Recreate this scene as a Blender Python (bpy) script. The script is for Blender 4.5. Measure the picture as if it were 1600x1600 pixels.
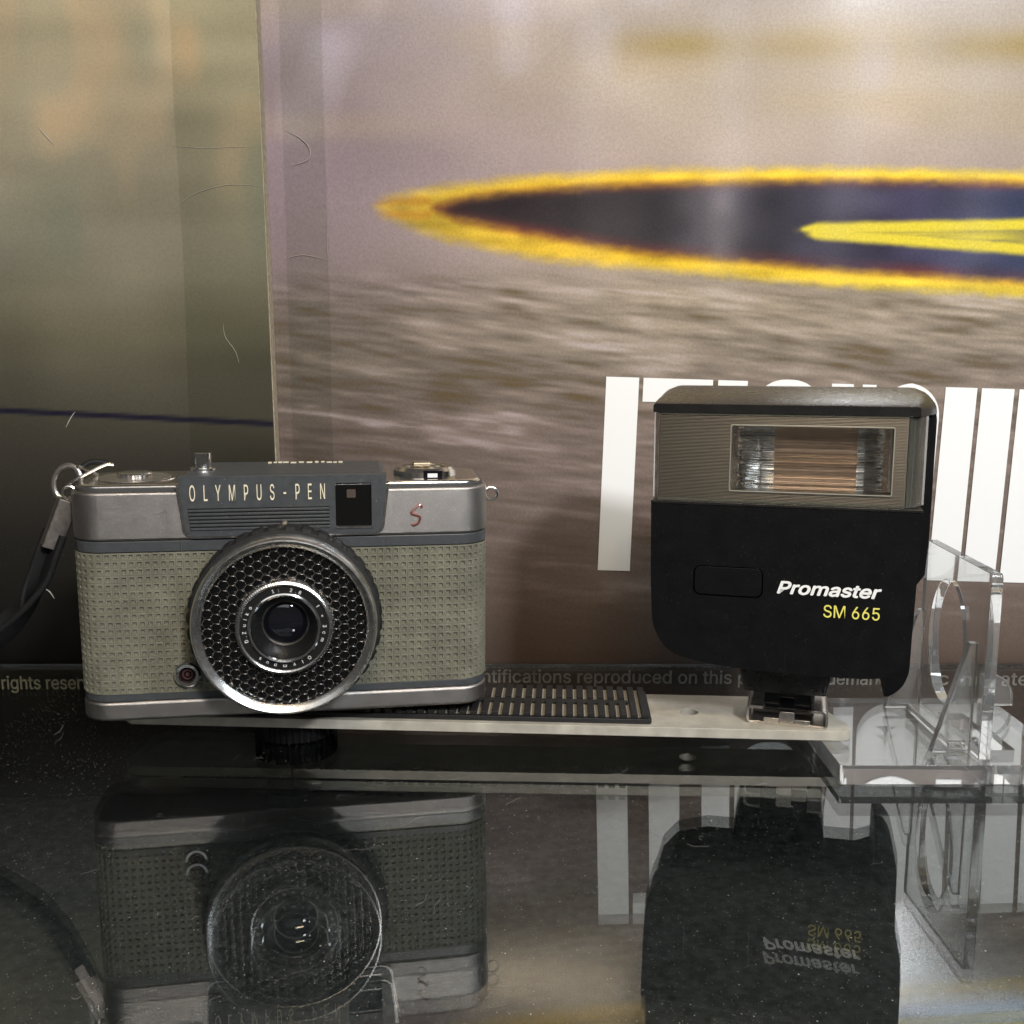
import bpy, bmesh, math, random
import numpy as np
from mathutils import Vector, Matrix, Euler
random.seed(7); rng = np.random.default_rng(11)
for o in list(bpy.data.objects): bpy.data.objects.remove(o)
SC = bpy.context.scene
COL = SC.collection
MM = 0.001                      # everything below is written in millimetres

# ------------------------------------------------------------------ camera, light, exposure
cam_d = bpy.data.cameras.new('camera'); cam = bpy.data.objects.new('camera', cam_d); COL.objects.link(cam)
cam.location = (0, 0, 125.99*MM); cam.rotation_euler = (math.pi/2-0.159, 0, 0)
cam_d.sensor_width = 36; cam_d.lens = 36*1631.9/1600; cam_d.clip_start = 0.01; cam_d.clip_end = 20
SC.camera = cam
W = bpy.data.worlds.new('World'); SC.world = W; W.use_nodes = True
W.node_tree.nodes['Background'].inputs[0].default_value = (1.0, 0.94, 0.88, 1)
W.node_tree.nodes['Background'].inputs[1].default_value = 0.07
def area(name, loc, target, sx, sy, power, color):
    d = bpy.data.lights.new(name, 'AREA'); d.shape = 'RECTANGLE'; d.size = sx*MM; d.size_y = sy*MM
    d.energy = power; d.color = color
    o = bpy.data.objects.new(name, d); COL.objects.link(o); o.location = Vector(loc)*MM
    o.rotation_euler = (Vector(target)-Vector(loc)).to_track_quat('-Z', 'Y').to_euler()
    return o
area('window_light', (385, -60, 462), (20, 350, 60), 260, 48, 1.9, (0.80, 0.91, 1.0))
area('shop_light', (820, -1494, 1261), (20, 350, 60), 210, 210, 42.0, (0.97, 0.98, 1.0))
area('chrome_softbox', (-250, -900, 950), (0, 330, 60), 1300, 600, 2.3, (0.95, 0.98, 1.0))  # unseen softbox, added to give the chrome bright reflections
area('ceiling_lamp', (30, -60, 458), (0, 380, 60), 150, 40, 1.6, (1.0, 0.80, 0.55))
SC.view_settings.view_transform = 'Standard'; SC.view_settings.look = 'None'
SC.view_settings.exposure = -0.08; SC.view_settings.gamma = 1; SC.view_settings.use_curve_mapping = False
SC.render.engine = 'CYCLES'
SC.cycles.max_bounces = 20; SC.cycles.transmission_bounces = 16; SC.cycles.glossy_bounces = 8
SC.cycles.transparent_max_bounces = 16; SC.cycles.sample_clamp_indirect = 6.0; SC.cycles.blur_glossy = 0.3; SC.cycles.caustics_reflective = False

# ------------------------------------------------------------------ materials
def lin(c):
    c = np.asarray(c, float)/255.0
    return np.where(c <= 0.04045, c/12.92, ((c+0.055)/1.055)**2.4)
def mat(name, color=(.5,.5,.5), rough=.5, metal=0., spec=.5, trans=0., ior=1.5, coat=0., coat_rough=.05, noise=None, bump=None, speck=None, dist=None):
    """noise=(scale, amount) tints the colour, bump=(scale, strength, detail), speck=(scale, threshold, colour) light specks: dust, on silver painted sparkle"""
    m = bpy.data.materials.new(name); m.use_nodes = True; nt = m.node_tree; N = nt.nodes; L = nt.links
    b = N['Principled BSDF']
    b.inputs['Base Color'].default_value = (*color, 1); b.inputs['Roughness'].default_value = rough
    b.inputs['Metallic'].default_value = metal; b.inputs['Specular IOR Level'].default_value = spec
    b.inputs['Transmission Weight'].default_value = trans; b.inputs['IOR'].default_value = ior
    b.inputs['Coat Weight'].default_value = coat; b.inputs['Coat Roughness'].default_value = coat_rough
    tc = N.new('ShaderNodeTexCoord')
    col_out = None
    if noise:
        n = N.new('ShaderNodeTexNoise'); n.inputs['Scale'].default_value = noise[0]; n.inputs['Detail'].default_value = 5
        L.new(tc.outputs['Object'], n.inputs['Vector'])
        mr = N.new('ShaderNodeMapRange'); mr.inputs[1].default_value = .3; mr.inputs[2].default_value = .7
        mr.inputs[3].default_value = 1-noise[1]; mr.inputs[4].default_value = 1+noise[1]
        L.new(n.outputs['Fac'], mr.inputs[0])
        mx = N.new('ShaderNodeMix'); mx.data_type = 'RGBA'; mx.blend_type = 'MULTIPLY'; mx.inputs[0].default_value = 1
        mx.inputs[6].default_value = (*color, 1); L.new(mr.outputs[0], mx.inputs[7])
        col_out = mx.outputs[2]
        mr2 = N.new('ShaderNodeMapRange'); mr2.inputs[3].default_value = max(0.02, rough*.8); mr2.inputs[4].default_value = min(1, rough*1.25)
        L.new(n.outputs['Fac'], mr2.inputs[0]); L.new(mr2.outputs[0], b.inputs['Roughness'])
    if speck:
        n = N.new('ShaderNodeTexNoise'); n.inputs['Scale'].default_value = speck[0]; n.inputs['Detail'].default_value = 2
        L.new(tc.outputs['Object'], n.inputs['Vector'])
        rp = N.new('ShaderNodeMapRange'); rp.inputs[1].default_value = speck[1]; rp.inputs[2].default_value = speck[1]+.05
        L.new(n.outputs['Fac'], rp.inputs[0])
        mx = N.new('ShaderNodeMix'); mx.data_type = 'RGBA'; L.new(rp.outputs[0], mx.inputs[0])
        if col_out: L.new(col_out, mx.inputs[6])
        else: mx.inputs[6].default_value = (*color, 1)
        mx.inputs[7].default_value = (*speck[2], 1); col_out = mx.outputs[2]
    if col_out: L.new(col_out, b.inputs['Base Color'])
    if bump:
        n = N.new('ShaderNodeTexNoise'); n.inputs['Scale'].default_value = bump[0]; n.inputs['Detail'].default_value = bump[2] if len(bump) > 2 else 3
        L.new(tc.outputs['Object'], n.inputs['Vector'])
        bp = N.new('ShaderNodeBump'); bp.inputs['Strength'].default_value = bump[1]; bp.inputs['Distance'].default_value = dist or .0002
        L.new(n.outputs['Fac'], bp.inputs['Height']); L.new(bp.outputs[0], b.inputs['Normal'])
    return m
def wave_bump(m, scale, strength, dist=.0002, axis='Z'):
    nt = m.node_tree; N = nt.nodes; L = nt.links; b = N['Principled BSDF']
    tc = N.new('ShaderNodeTexCoord'); w = N.new('ShaderNodeTexWave'); w.bands_direction = axis
    w.inputs['Scale'].default_value = scale
    L.new(tc.outputs['Object'], w.inputs['Vector'])
    bp = N.new('ShaderNodeBump'); bp.inputs['Strength'].default_value = strength; bp.inputs['Distance'].default_value = dist
    L.new(w.outputs['Fac'], bp.inputs['Height']); L.new(bp.outputs[0], b.inputs['Normal'])
M = {}
M['silver'] = mat('satin_silver', (.40,.375,.355), .34, 1, noise=(200,.05), bump=(9000,.5,2), speck=(3800,.66,(.75,.72,.68)))  # pale specks paint the fine sparkle into the metal colour
M['silver_bright'] = mat('polished_silver', (.74,.70,.65), .2, 1, noise=(700,.08), bump=(3000,.08))
M['chrome'] = mat('chrome', (.80,.79,.77), .09, 1, noise=(900,.07), bump=(2500,.05))
M['rim'] = mat('brushed_chrome_rim', (.68,.665,.64), .24, 1, noise=(700,.09), bump=(4000,.12))
M['chrome_worn'] = mat('worn_chrome', (.72,.70,.67), .2, 1, noise=(1500,.16), bump=(5000,.2))
M['grey_paint'] = mat('grey_enamel', (.048,.052,.056), .36, noise=(500,.12), bump=(4000,.08), speck=(1800,.735,(.32,.30,.27)))
M['leather'] = mat('olive_leatherette', (.140,.136,.102), .55, noise=(120,.2), bump=(5000,.2), spec=.35)
M['body'] = mat('body_shell', (.05,.05,.05), .6)
M['black'] = mat('black_plastic', (.0045,.0045,.005), .40, spec=.17, noise=(200,.1), bump=(5200,.15,3), speck=(2600,.70,(.07,.069,.066)))
M['black_cap'] = mat('black_cap_plastic', (.012,.0115,.011), .27, noise=(200,.1), bump=(6500,.12,3), speck=(2600,.76,(.16,.155,.145)))
M['black_gloss'] = mat('black_gloss', (.006,.006,.007), .10, coat=.3)
M['black_satin'] = mat('black_satin', (.010,.010,.010), .28, bump=(3000,.05))
M['rubber'] = mat('black_rubber', (.009,.009,.009), .55, noise=(800,.3), spec=.35, speck=(2000,.73,(.08,.08,.07)), bump=(5000,.3))
M['knob'] = mat('black_knob', (.004,.004,.004), .6, spec=.15)
M['strap_clamp'] = mat('dark_nickel', (.20,.18,.165), .5, 1, noise=(900,.15))
M['rubber_floor'] = mat('dusty_rubber', (.30,.275,.23), .8, noise=(1800,.3), bump=(5000,.4))
M['cell'] = mat('meter_cell', (.003,.003,.003), .08, ior=1.5, noise=(900,.2))
M['cell_plate'] = mat('meter_plate', (.34,.29,.24), .4, .5, noise=(1500,.3))
M['glass_lens'] = mat('coated_lens', (.003,.003,.006), .03, coat=1, ior=1.7)
M['finder'] = mat('finder_glass', (.004,.004,.004), .05, coat=.6)
M['cream'] = mat('cream_paint', (.68,.62,.47), .5)
M['white_ink'] = mat('white_ink', (.80,.80,.79), .5)
M['yellow_ink'] = mat('yellow_ink', (.72,.66,.14), .5)
M['red'] = mat('red_enamel', (.26,.04,.028), .35)
M['dark_red'] = mat('dark_red_plastic', (.085,.028,.026), .4)
M['alu'] = mat('anodised_aluminium', (.50,.47,.40), .45, .35, noise=(160,.18), bump=(5000,.5,3), speck=(2500,.68,(.25,.2,.12)))
M['tan_metal'] = mat('brassy_metal', (.50,.44,.34), .35, 1, noise=(900,.15))
M['nickel'] = mat('dull_nickel', (.60,.56,.52), .33, 1, noise=(900,.15), bump=(3000,.1))
M['acrylic'] = mat('clear_acrylic', (.97,.98,.98), .02, trans=.94, ior=1.42)
M['glass'] = mat('shelf_glass', (.90,.955,.94), .0, trans=1, ior=1.52)
M['panel'] = mat('flash_panel', (.045,.039,.030), .3, .3, coat=.5, coat_rough=.15); wave_bump(M['panel'], 760, .45)
M['panel_side'] = mat('flash_panel_edge', (.93,.93,.80), .05, trans=.96, ior=1.49)
M['pane'] = mat('flash_pane', (.96,.95,.92), .04, trans=1, ior=1.49)
M['clear_frame'] = mat('clear_frame', (.26,.25,.21), .2, coat=.5)
M['mirror'] = mat('reflector', (.92,.91,.89), .12, 1, noise=(500,.06))
M['tube'] = mat('reflector_back', (.62,.45,.33), .3, .85, noise=(200,.1))
M['band'] = mat('woven_strap', (.005,.005,.0055), .65, bump=(4000,.5), spec=.25)
M['board_edge'] = mat('board_edge', (.34,.28,.20), .8, noise=(500,.25), bump=(1500,.5))
M['felt'] = mat('dark_felt', (.034,.037,.039), .95, noise=(300,.4), bump=(1500,.6), spec=.1)
M['dust'] = mat('dust', (.42,.41,.38), .9)
M['lint'] = mat('lint', (.42,.40,.36), .9)
# printed posters: print colour comes from the painted attribute, grain and gloss from nodes
def print_mat(name, rough, grain):
    m = bpy.data.materials.new(name); m.use_nodes = True; nt = m.node_tree; N = nt.nodes; L = nt.links; b = N['Principled BSDF']
    at = N.new('ShaderNodeAttribute'); at.attribute_name = 'print'
    tc = N.new('ShaderNodeTexCoord')
    n = N.new('ShaderNodeTexNoise'); n.inputs['Scale'].default_value = 1100; n.inputs['Detail'].default_value = 3; L.new(tc.outputs['Object'], n.inputs['Vector'])
    mr = N.new('ShaderNodeMapRange'); mr.inputs[1].default_value = .3; mr.inputs[2].default_value = .7; mr.inputs[3].default_value = 1-grain; mr.inputs[4].default_value = 1+grain
    L.new(n.outputs['Fac'], mr.inputs[0])
    mx = N.new('ShaderNodeMix'); mx.data_type = 'RGBA'; mx.blend_type = 'MULTIPLY'; mx.inputs[0].default_value = 1
    L.new(at.outputs['Color'], mx.inputs[6]); L.new(mr.outputs[0], mx.inputs[7]); L.new(mx.outputs[2], b.inputs['Base Color'])
    b.inputs['Roughness'].default_value = rough
    n2 = N.new('ShaderNodeTexNoise'); n2.inputs['Scale'].default_value = 900; n2.inputs['Detail'].default_value = 2; L.new(tc.outputs['Object'], n2.inputs['Vector'])
    bp = N.new('ShaderNodeBump'); bp.inputs['Strength'].default_value = .06; bp.inputs['Distance'].default_value = .0002
    L.new(n2.outputs['Fac'], bp.inputs['Height']); L.new(bp.outputs[0], b.inputs['Normal'])
    return m
M['print'] = print_mat('poster_print', .125, .10)
M['print_dark'] = print_mat('board_print', .16, .07)
m = bpy.data.materials.new('clear_tape'); m.use_nodes = True; nt = m.node_tree; N = nt.nodes
tr = N.new('ShaderNodeBsdfTransparent'); tr.inputs[0].default_value = (.94,.95,.93,1)
gl = N.new('ShaderNodeBsdfGlossy'); gl.inputs['Roughness'].default_value = .16
fr = N.new('ShaderNodeFresnel'); fr.inputs[0].default_value = 1.45; mxs = N.new('ShaderNodeMixShader')
nt.links.new(fr.outputs[0], mxs.inputs[0]); nt.links.new(tr.outputs[0], mxs.inputs[1]); nt.links.new(gl.outputs[0], mxs.inputs[2])
nt.links.new(mxs.outputs[0], N['Material Output'].inputs['Surface']); M['tape'] = m

# ------------------------------------------------------------------ builders
def link(name, me, m, parent=None, loc=(0,0,0), rot=(0,0,0), smooth=True, sharp=32, bevel=0, bseg=2):
    o = bpy.data.objects.new(name, me); COL.objects.link(o)
    if m is not None and len(me.materials) == 0: me.materials.append(m)
    o.location = Vector(loc)*MM; o.rotation_euler = rot
    if parent: o.parent = parent
    if smooth and len(me.polygons):
        me.polygons.foreach_set('use_smooth', [True]*len(me.polygons))
        me.set_sharp_from_angle(angle=math.radians(sharp))
    if bevel:
        bv = o.modifiers.new('bevel', 'BEVEL'); bv.width = bevel*MM; bv.segments = bseg; bv.limit_method = 'ANGLE'
        bv.angle_limit = math.radians(40); bv.harden_normals = True
    return o
def mesh(verts, faces):
    me = bpy.data.meshes.new('m'); me.from_pydata([Vector(v)*MM for v in verts], [], faces); me.update(); return me
def fixn(me):
    bm = bmesh.new(); bm.from_mesh(me); bmesh.ops.recalc_face_normals(bm, faces=bm.faces); bm.to_mesh(me); bm.free(); return me
def mk(name, verts, faces, m, parent=None, **k):
    return link(name, fixn(mesh(verts, faces)), m, parent, **k)
def empty(name, loc, rot=(0,0,0)):
    o = bpy.data.objects.new(name, None); COL.objects.link(o); o.location = Vector(loc)*MM; o.rotation_euler = rot
    o.empty_display_size = .01; return o
def tag(o, label, cat=None, group=None, kind=None):
    o['label'] = label
    if cat: o['category'] = cat
    if group: o['group'] = group
    if kind: o['kind'] = kind
    return o
def rrect(x0, x1, y0, y1, r, n=8):
    if not hasattr(r, '__len__'): r = [r]*4      # order: x1y0, x1y1, x0y1, x0y0
    pts = []
    for (cx, cy, a0, rr) in ((x1-r[0], y0+r[0], -90, r[0]), (x1-r[1], y1-r[1], 0, r[1]), (x0+r[2], y1-r[2], 90, r[2]), (x0+r[3], y0+r[3], 180, r[3])):
        for i in range(n+1):
            a = math.radians(a0+90*i/n); pts.append((cx+rr*math.cos(a), cy+rr*math.sin(a)))
    out = [pts[0]]
    for q in pts[1:]:
        if abs(q[0]-out[-1][0])+abs(q[1]-out[-1][1]) > 1e-4: out.append(q)
    return out
def prism_z(out, z0, z1):
    n = len(out); v = [(x,y,z0) for x,y in out]+[(x,y,z1) for x,y in out]
    f = [tuple(range(n)), tuple(range(n, 2*n))]+[(i,(i+1)%n,n+(i+1)%n,n+i) for i in range(n)]
    return v, f
def prism_y(out, y0, y1):           # out in x,z
    n = len(out); v = [(x,y0,z) for x,z in out]+[(x,y1,z) for x,z in out]
    f = [tuple(range(n)), tuple(range(n, 2*n))]+[(i,(i+1)%n,n+(i+1)%n,n+i) for i in range(n)]
    return v, f
def boxv(x0,x1,y0,y1,z0,z1): return prism_z([(x0,y0),(x1,y0),(x1,y1),(x0,y1)], z0, z1)
def lathe(prof, seg=96, ripple=None):  # prof: (radius, y) ; axis is local Y, opens towards -Y ; ripple(i_ring, angle)->dr
    v = []; f = []
    for k,(r,y) in enumerate(prof):
        for i in range(seg):
            a = 2*math.pi*i/seg; rr = r+(ripple(k,i) if ripple else 0)
            v.append((rr*math.cos(a), y, rr*math.sin(a)))
    for k in range(len(prof)-1):
        for i in range(seg):
            j = (i+1)%seg; f.append((k*seg+i, k*seg+j, (k+1)*seg+j, (k+1)*seg+i))
    return v, f
def lathe_z(prof, seg=64, ripple=None):
    v, f = lathe(prof, seg, ripple)
    v = [(x, z, y) for x,y,z in v]
    n = len(prof)
    f.append(tuple(range(seg))); f.append(tuple(range((n-1)*seg, n*seg)))
    return v, f
def tube(path, r, seg=10, closed=False, caps=True):
    P = [Vector(p) for p in path]; n = len(P); v = []; f = []; up = None
    for i,p in enumerate(P):
        t = (P[(i+1)%n]-P[i-1]) if closed else (P[min(i+1,n-1)]-P[max(i-1,0)]); t.normalize()
        if up is None: up = t.orthogonal().normalized()
        up = (up-t*up.dot(t)).normalized(); s = t.cross(up)
        rr = r[i] if hasattr(r,'__len__') else r
        for k in range(seg):
            a = 2*math.pi*k/seg; v.append(tuple(p+up*rr*math.cos(a)+s*rr*math.sin(a)))
    m_ = n if closed else n-1
    for i in range(m_):
        for k in range(seg):
            f.append((i*seg+k, i*seg+(k+1)%seg, ((i+1)%n)*seg+(k+1)%seg, ((i+1)%n)*seg+k))
    if not closed and caps: f += [tuple(range(seg)), tuple(range((n-1)*seg, n*seg))]
    return v, f
def spline(pts, n=8):
    P = [Vector(p) for p in pts]; out = []
    for i in range(len(P)-1):
        p0, p1, p2, p3 = P[max(i-1,0)], P[i], P[i+1], P[min(i+2,len(P)-1)]
        for k in range(n):
            t = k/n; out.append(.5*((2*p1)+(p2-p0)*t+(2*p0-5*p1+4*p2-p3)*t*t+(3*p1-p0-3*p2+p3)*t**3))
    out.append(P[-1]); return [tuple(p) for p in out]
def sweep(path, prof, wdir):        # sweep a closed 2D profile (a along wdir, b across) along a path
    P = [Vector(p) for p in path]; n = len(P); k = len(prof); v = []; f = []
    for i,p in enumerate(P):
        t = (P[min(i+1,n-1)]-P[max(i-1,0)]).normalized(); w = Vector(wdir); w = (w-t*w.dot(t)).normalized(); s = t.cross(w)
        for a,b in prof: v.append(tuple(p+w*a+s*b))
    for i in range(n-1):
        for q in range(k): f.append((i*k+q, i*k+(q+1)%k, (i+1)*k+(q+1)%k, (i+1)*k+q))
    f += [tuple(range(k)), tuple(range((n-1)*k, n*k))]
    return v, f
def plate_mesh(loops, z0, z1):      # flat plate with holes: filled 2D curve, thickness along z
    cu = bpy.data.curves.new('c', 'CURVE'); cu.dimensions = '2D'; cu.fill_mode = 'BOTH'; cu.extrude = (z1-z0)/2*MM
    for lp in loops:
        s = cu.splines.new('POLY'); s.points.add(len(lp)-1); s.use_cyclic_u = True
        for q,(x,y) in zip(s.points, lp): q.co = (x*MM, y*MM, 0, 1)
    o = bpy.data.objects.new('c', cu); COL.objects.link(o)
    dg = bpy.context.evaluated_depsgraph_get(); me = bpy.data.meshes.new_from_object(o.evaluated_get(dg))
    bpy.data.objects.remove(o); bpy.data.curves.remove(cu)
    bm = bmesh.new(); bm.from_mesh(me); bmesh.ops.remove_doubles(bm, verts=bm.verts, dist=1e-7)
    bmesh.ops.recalc_face_normals(bm, faces=bm.faces)
    for v in bm.verts: v.co.z += (z0+z1)/2*MM
    bm.to_mesh(me); bm.free(); me.materials.clear(); return me
def xform(me, M4): me.transform(M4); me.update(); return me
try: FONT = bpy.data.fonts.load(bpy.utils.system_resource('DATAFILES', path='fonts')+'/Inter.woff2')
except Exception: FONT = None
def text_mesh(s, offset=0., shear=0., space=1., extrude=.03, res=4):
    cu = bpy.data.curves.new('t', 'FONT'); cu.body = s; cu.size = 1; cu.font = FONT or cu.font; cu.offset = offset; cu.shear = shear; cu.space_character = space
    cu.extrude = extrude; cu.resolution_u = res
    o = bpy.data.objects.new('t', cu); COL.objects.link(o)
    dg = bpy.context.evaluated_depsgraph_get(); me = bpy.data.meshes.new_from_object(o.evaluated_get(dg))
    bpy.data.objects.remove(o); bpy.data.curves.remove(cu); me.materials.clear(); return me
_m = text_mesh('H'); CAPH = max(v.co.y for v in _m.vertices); bpy.data.meshes.remove(_m)
def text_fit(name, s, m, parent, x0, x1, z0, cap, y, thick=.05, rot=0., bold=0., **k):   # standing text facing -Y, x from x0 to x1, capital height cap
    me = text_mesh(s, **k); n = len(me.vertices); co = np.empty(n*3); me.vertices.foreach_get('co', co); co = co.reshape(-1,3)
    xs = co[:,0]; sx = (x1-x0)/(xs.max()-xs.min()); sz = cap/CAPH
    X = (xs-xs.min())*sx; Z = co[:,1]*sz; Y = -np.sign(co[:,2])*thick/2
    c, sn = math.cos(rot), math.sin(rot)
    out = np.stack([x0+X*c-Z*sn, y+Y, z0+X*sn+Z*c], 1)*MM
    if bold:                        # heavier strokes: overlaid copies, each a hair behind the last
        F = [tuple(p.vertices) for p in me.polygons]; V = []; FF = []
        for q, (dx, dz) in enumerate(((0,0),(1,0),(-1,0),(0,1),(0,-1),(.7,.7),(-.7,.7),(.7,-.7),(-.7,-.7))):
            V.append(out/MM+np.array([dx*bold, .006*q, dz*bold*.8])); FF += [tuple(a+q*n for a in p) for p in F]
        bpy.data.meshes.remove(me); return link(name, mesh(np.concatenate(V), FF), m, parent, smooth=False)
    me.vertices.foreach_set('co', out.ravel()); me.update()
    return link(name, me, m, parent, smooth=False)
def copy(o, parent, loc=None, rot=None):
    c = o.copy(); COL.objects.link(c); c.parent = parent
    if loc is not None: c.location = Vector(loc)*MM
    if rot is not None: c.rotation_euler = rot
    return c

# ------------------------------------------------------------------ setting: shelf, cabinet floor, posters
shelf = mk('glass_shelf', *prism_z(rrect(-330, 330, 60, 402.9, 1.0, 2), -5.8, 0), M['glass'], bevel=.5)
tag(shelf, 'thick clear glass shelf that carries the camera, bracket and stand', kind='structure')
floor = mk('cabinet_floor', *boxv(-340, 340, -60, 430, -68, -62), M['felt'], smooth=False)
tag(floor, 'dark felt covered cabinet floor beneath the glass shelf', kind='structure')

def vnoise(x, z, sx, sz, seed):     # smooth value noise in poster millimetres
    r = np.random.default_rng(seed); G = r.random((420, 420)); a = x/sx+60.; b = z/sz+70.
    i = np.floor(a).astype(int); j = np.floor(b).astype(int); u = a-i; w = b-j; u = u*u*(3-2*u); w = w*w*(3-2*w)
    i %= 419; j %= 419
    return (G[i,j]*(1-u)+G[i+1,j]*u)*(1-w)+(G[i,j+1]*(1-u)+G[i+1,j+1]*u)*w-.5
def sst(a, b, x): t = np.clip((x-a)/(b-a), 0, 1); return t*t*(3-2*t)
def ramp(z, stops):
    s = sorted(stops); zs = [q[0] for q in s]
    return np.stack([np.interp(z, zs, [q[1][k] for q in s]) for k in range(3)], -1)
def blend(c, d, a): return c*(1-a[...,None])+np.asarray(d, float)*a[...,None]
def paint_right(x, z):
    c = ramp(z, [(310,(172,162,158)),(252,(172,161,152)),(222,(178,164,148)),(192,(168,152,142)),(160,(164,149,134)),(140,(150,137,120)),(118,(136,124,112)),(95,(124,110,102)),(60,(118,104,97)),(20,(108,94,86)),(4,(94,80,72)),(-2,(86,73,65)),(-4,(52,47,41)),(-24,(44,41,37)),(-30,(10,10,10)),(-60,(40,41,41))])
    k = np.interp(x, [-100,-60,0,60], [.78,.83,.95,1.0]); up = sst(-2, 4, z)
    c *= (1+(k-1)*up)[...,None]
    mv = np.interp(x, [-100,-30,60], [1,.7,0])*sst(110,170,z); c += (np.array([-2,-4,12])*mv[...,None])
    big = vnoise(x, z, 46, 22, 1)+.6*vnoise(x, z, 20, 14, 2); c *= (1+.13*big*sst(140,165,z))[...,None]
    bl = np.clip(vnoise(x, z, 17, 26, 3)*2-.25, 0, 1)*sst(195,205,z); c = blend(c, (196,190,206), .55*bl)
    ol = np.exp(-((z-236)/6)**2)*sst(20,60,x)*(.55+.8*vnoise(x, z, 22, 30, 4)); c = blend(c, (150,128,72), np.clip(ol,0,1)*.75)
    tn = np.clip(vnoise(x, z, 60, 12, 14)*1.6, 0, 1)*sst(198,212,z); c = blend(c, (186,166,128), .5*tn)
    zz = z+.11*x+2.2*vnoise(x, z, 50, 20, 5)         # rippled water, streaks sloping down to the right
    st = vnoise(x, zz, 27, 3.4, 6)+.8*vnoise(x, zz, 13, 1.7, 7)+.5*vnoise(x, zz, 60, 7, 8)+.6*vnoise(x, zz, 8, .95, 19)
    wm = sst(160,138,z)*sst(-2,40,z)*np.interp(z, [0,60,100,140], [.25,.45,.9,1])
    c *= (1+.32*st*wm)[...,None]
    dk = np.clip(st*1.5-.55, 0, 1)*wm; c = blend(c, (176,164,170), .6*dk)
    gd = np.clip(-st*1.5-.5, 0, 1)*wm; c = blend(c, (108,88,52), .6*gd)
    j = 1.1*vnoise(x, z, 5, 2.2, 9)+.7*vnoise(x, z, 2.2, 1.2, 10)
    OU = np.interp(x, [-55,-53,-50,-45,-29,12,48,121,194,280], [176,178.4,180,181.8,184.8,189.4,191,192.2,190.8,190])
    OL = np.interp(x, [-55,-53,-50,-45,-24.6,12,49,123,198,280], [180,177.6,175.5,172.6,165.4,158.4,155.3,148.5,144.4,140])
    IU = np.interp(x, [-32,-29,-22,-8,12,48,121,195,280], [175,177.8,180,182.4,184,185.9,187.6,186.4,186])
    IL = np.interp(x, [-32,-29,-22,0,49,123,198,280], [180,177,173.6,169.1,161.3,154.8,150,146])
    soft = np.interp(x, [-55,0,150], [3.6,3.0,2.4])
    outer = sst(-1,1,(np.minimum(OU-z, z-OL)+j)/soft)*sst(-58,-49,x); inner = sst(-1,1,(np.minimum(IU-z, z-IL)+j*.8)/(soft*.9))
    yel = ramp(x, [(-55,(178,152,78)),(-30,(198,166,62)),(30,(222,182,58)),(120,(230,196,62)),(280,(230,202,84))])
    orange = np.clip(sst(3.2,.2,np.minimum(np.abs(z-IU), np.abs(z-IL))), 0, 1)
    yel = blend(yel, (186,124,44), .5*orange)*(1+.22*vnoise(x, z, 30, 3, 11)+.14*vnoise(x, z, 7, 3, 12))[...,None]
    c = blend(c, np.zeros(3), 0*z); c = c*(1-outer[...,None])+yel*outer[...,None]
    ins = ramp(x, [(-32,(40,34,34)),(0,(46,40,42)),(45,(58,54,56)),(70,(74,71,76)),(100,(60,58,66)),(150,(64,60,80)),(200,(66,72,98)),(280,(66,72,98))])
    ins = ins*(1+.35*vnoise(x, z, 14, 9, 13))[...,None]
    rd = np.clip(sst(6.0,.5,np.abs(z-IL)), 0, 1)+.8*np.clip(sst(4.0,.5,np.abs(z-IU)), 0, 1)
    ins = blend(ins, (118,62,58), np.clip(rd*(.7+.9*vnoise(x, z, 26, 12, 15)), 0, 1)*.7)
    pk = np.exp(-((x-78)/10)**2)*np.clip(.5+vnoise(x,z,9,9,16),0,1); ins = blend(ins, (150,140,146), .5*pk)
    c = c*(1-inner[...,None])+ins*inner[...,None]
    t = np.clip((x-111)/85, 0, 1.3)
    b1 = sst(-1,1,(2.3*np.minimum(1,(x-110)/8+.2)-np.abs(z-(169.6+1.6*t+.3*j)))/1.3)*sst(108,112,x)
    b2 = sst(-1,1,(2.3*np.minimum(1,(x-110)/8+.2)-np.abs(z-(168.6-6.2*t+.3*j)))/1.3)*sst(110,116,x)
    mid = sst(170,167.5-6*t,z)*0
    wedge = sst(-1,1,(169.6+1.6*t-z)/1.2)*sst(-1,1,(z-168.6+6.2*t)/1.2)*(.62+.7*vnoise(x, z, 30, 1.6, 17))
    y2 = np.clip(np.maximum(np.maximum(b1,b2), wedge), 0, 1)*sst(106,112,x); c = c*(1-y2[...,None])+np.array([220,200,66.])*y2[...,None]
    gl = np.exp(-((x-82)/9)**2)+.8*np.exp(-((x-128)/11)**2)+.7*np.exp(-((x-30)/8)**2)+.6*np.exp(-((x-175)/12)**2)  # pale vertical glare bands, painted into the print colour
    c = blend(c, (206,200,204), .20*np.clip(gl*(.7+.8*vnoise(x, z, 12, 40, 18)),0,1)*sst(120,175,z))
    return c
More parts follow.
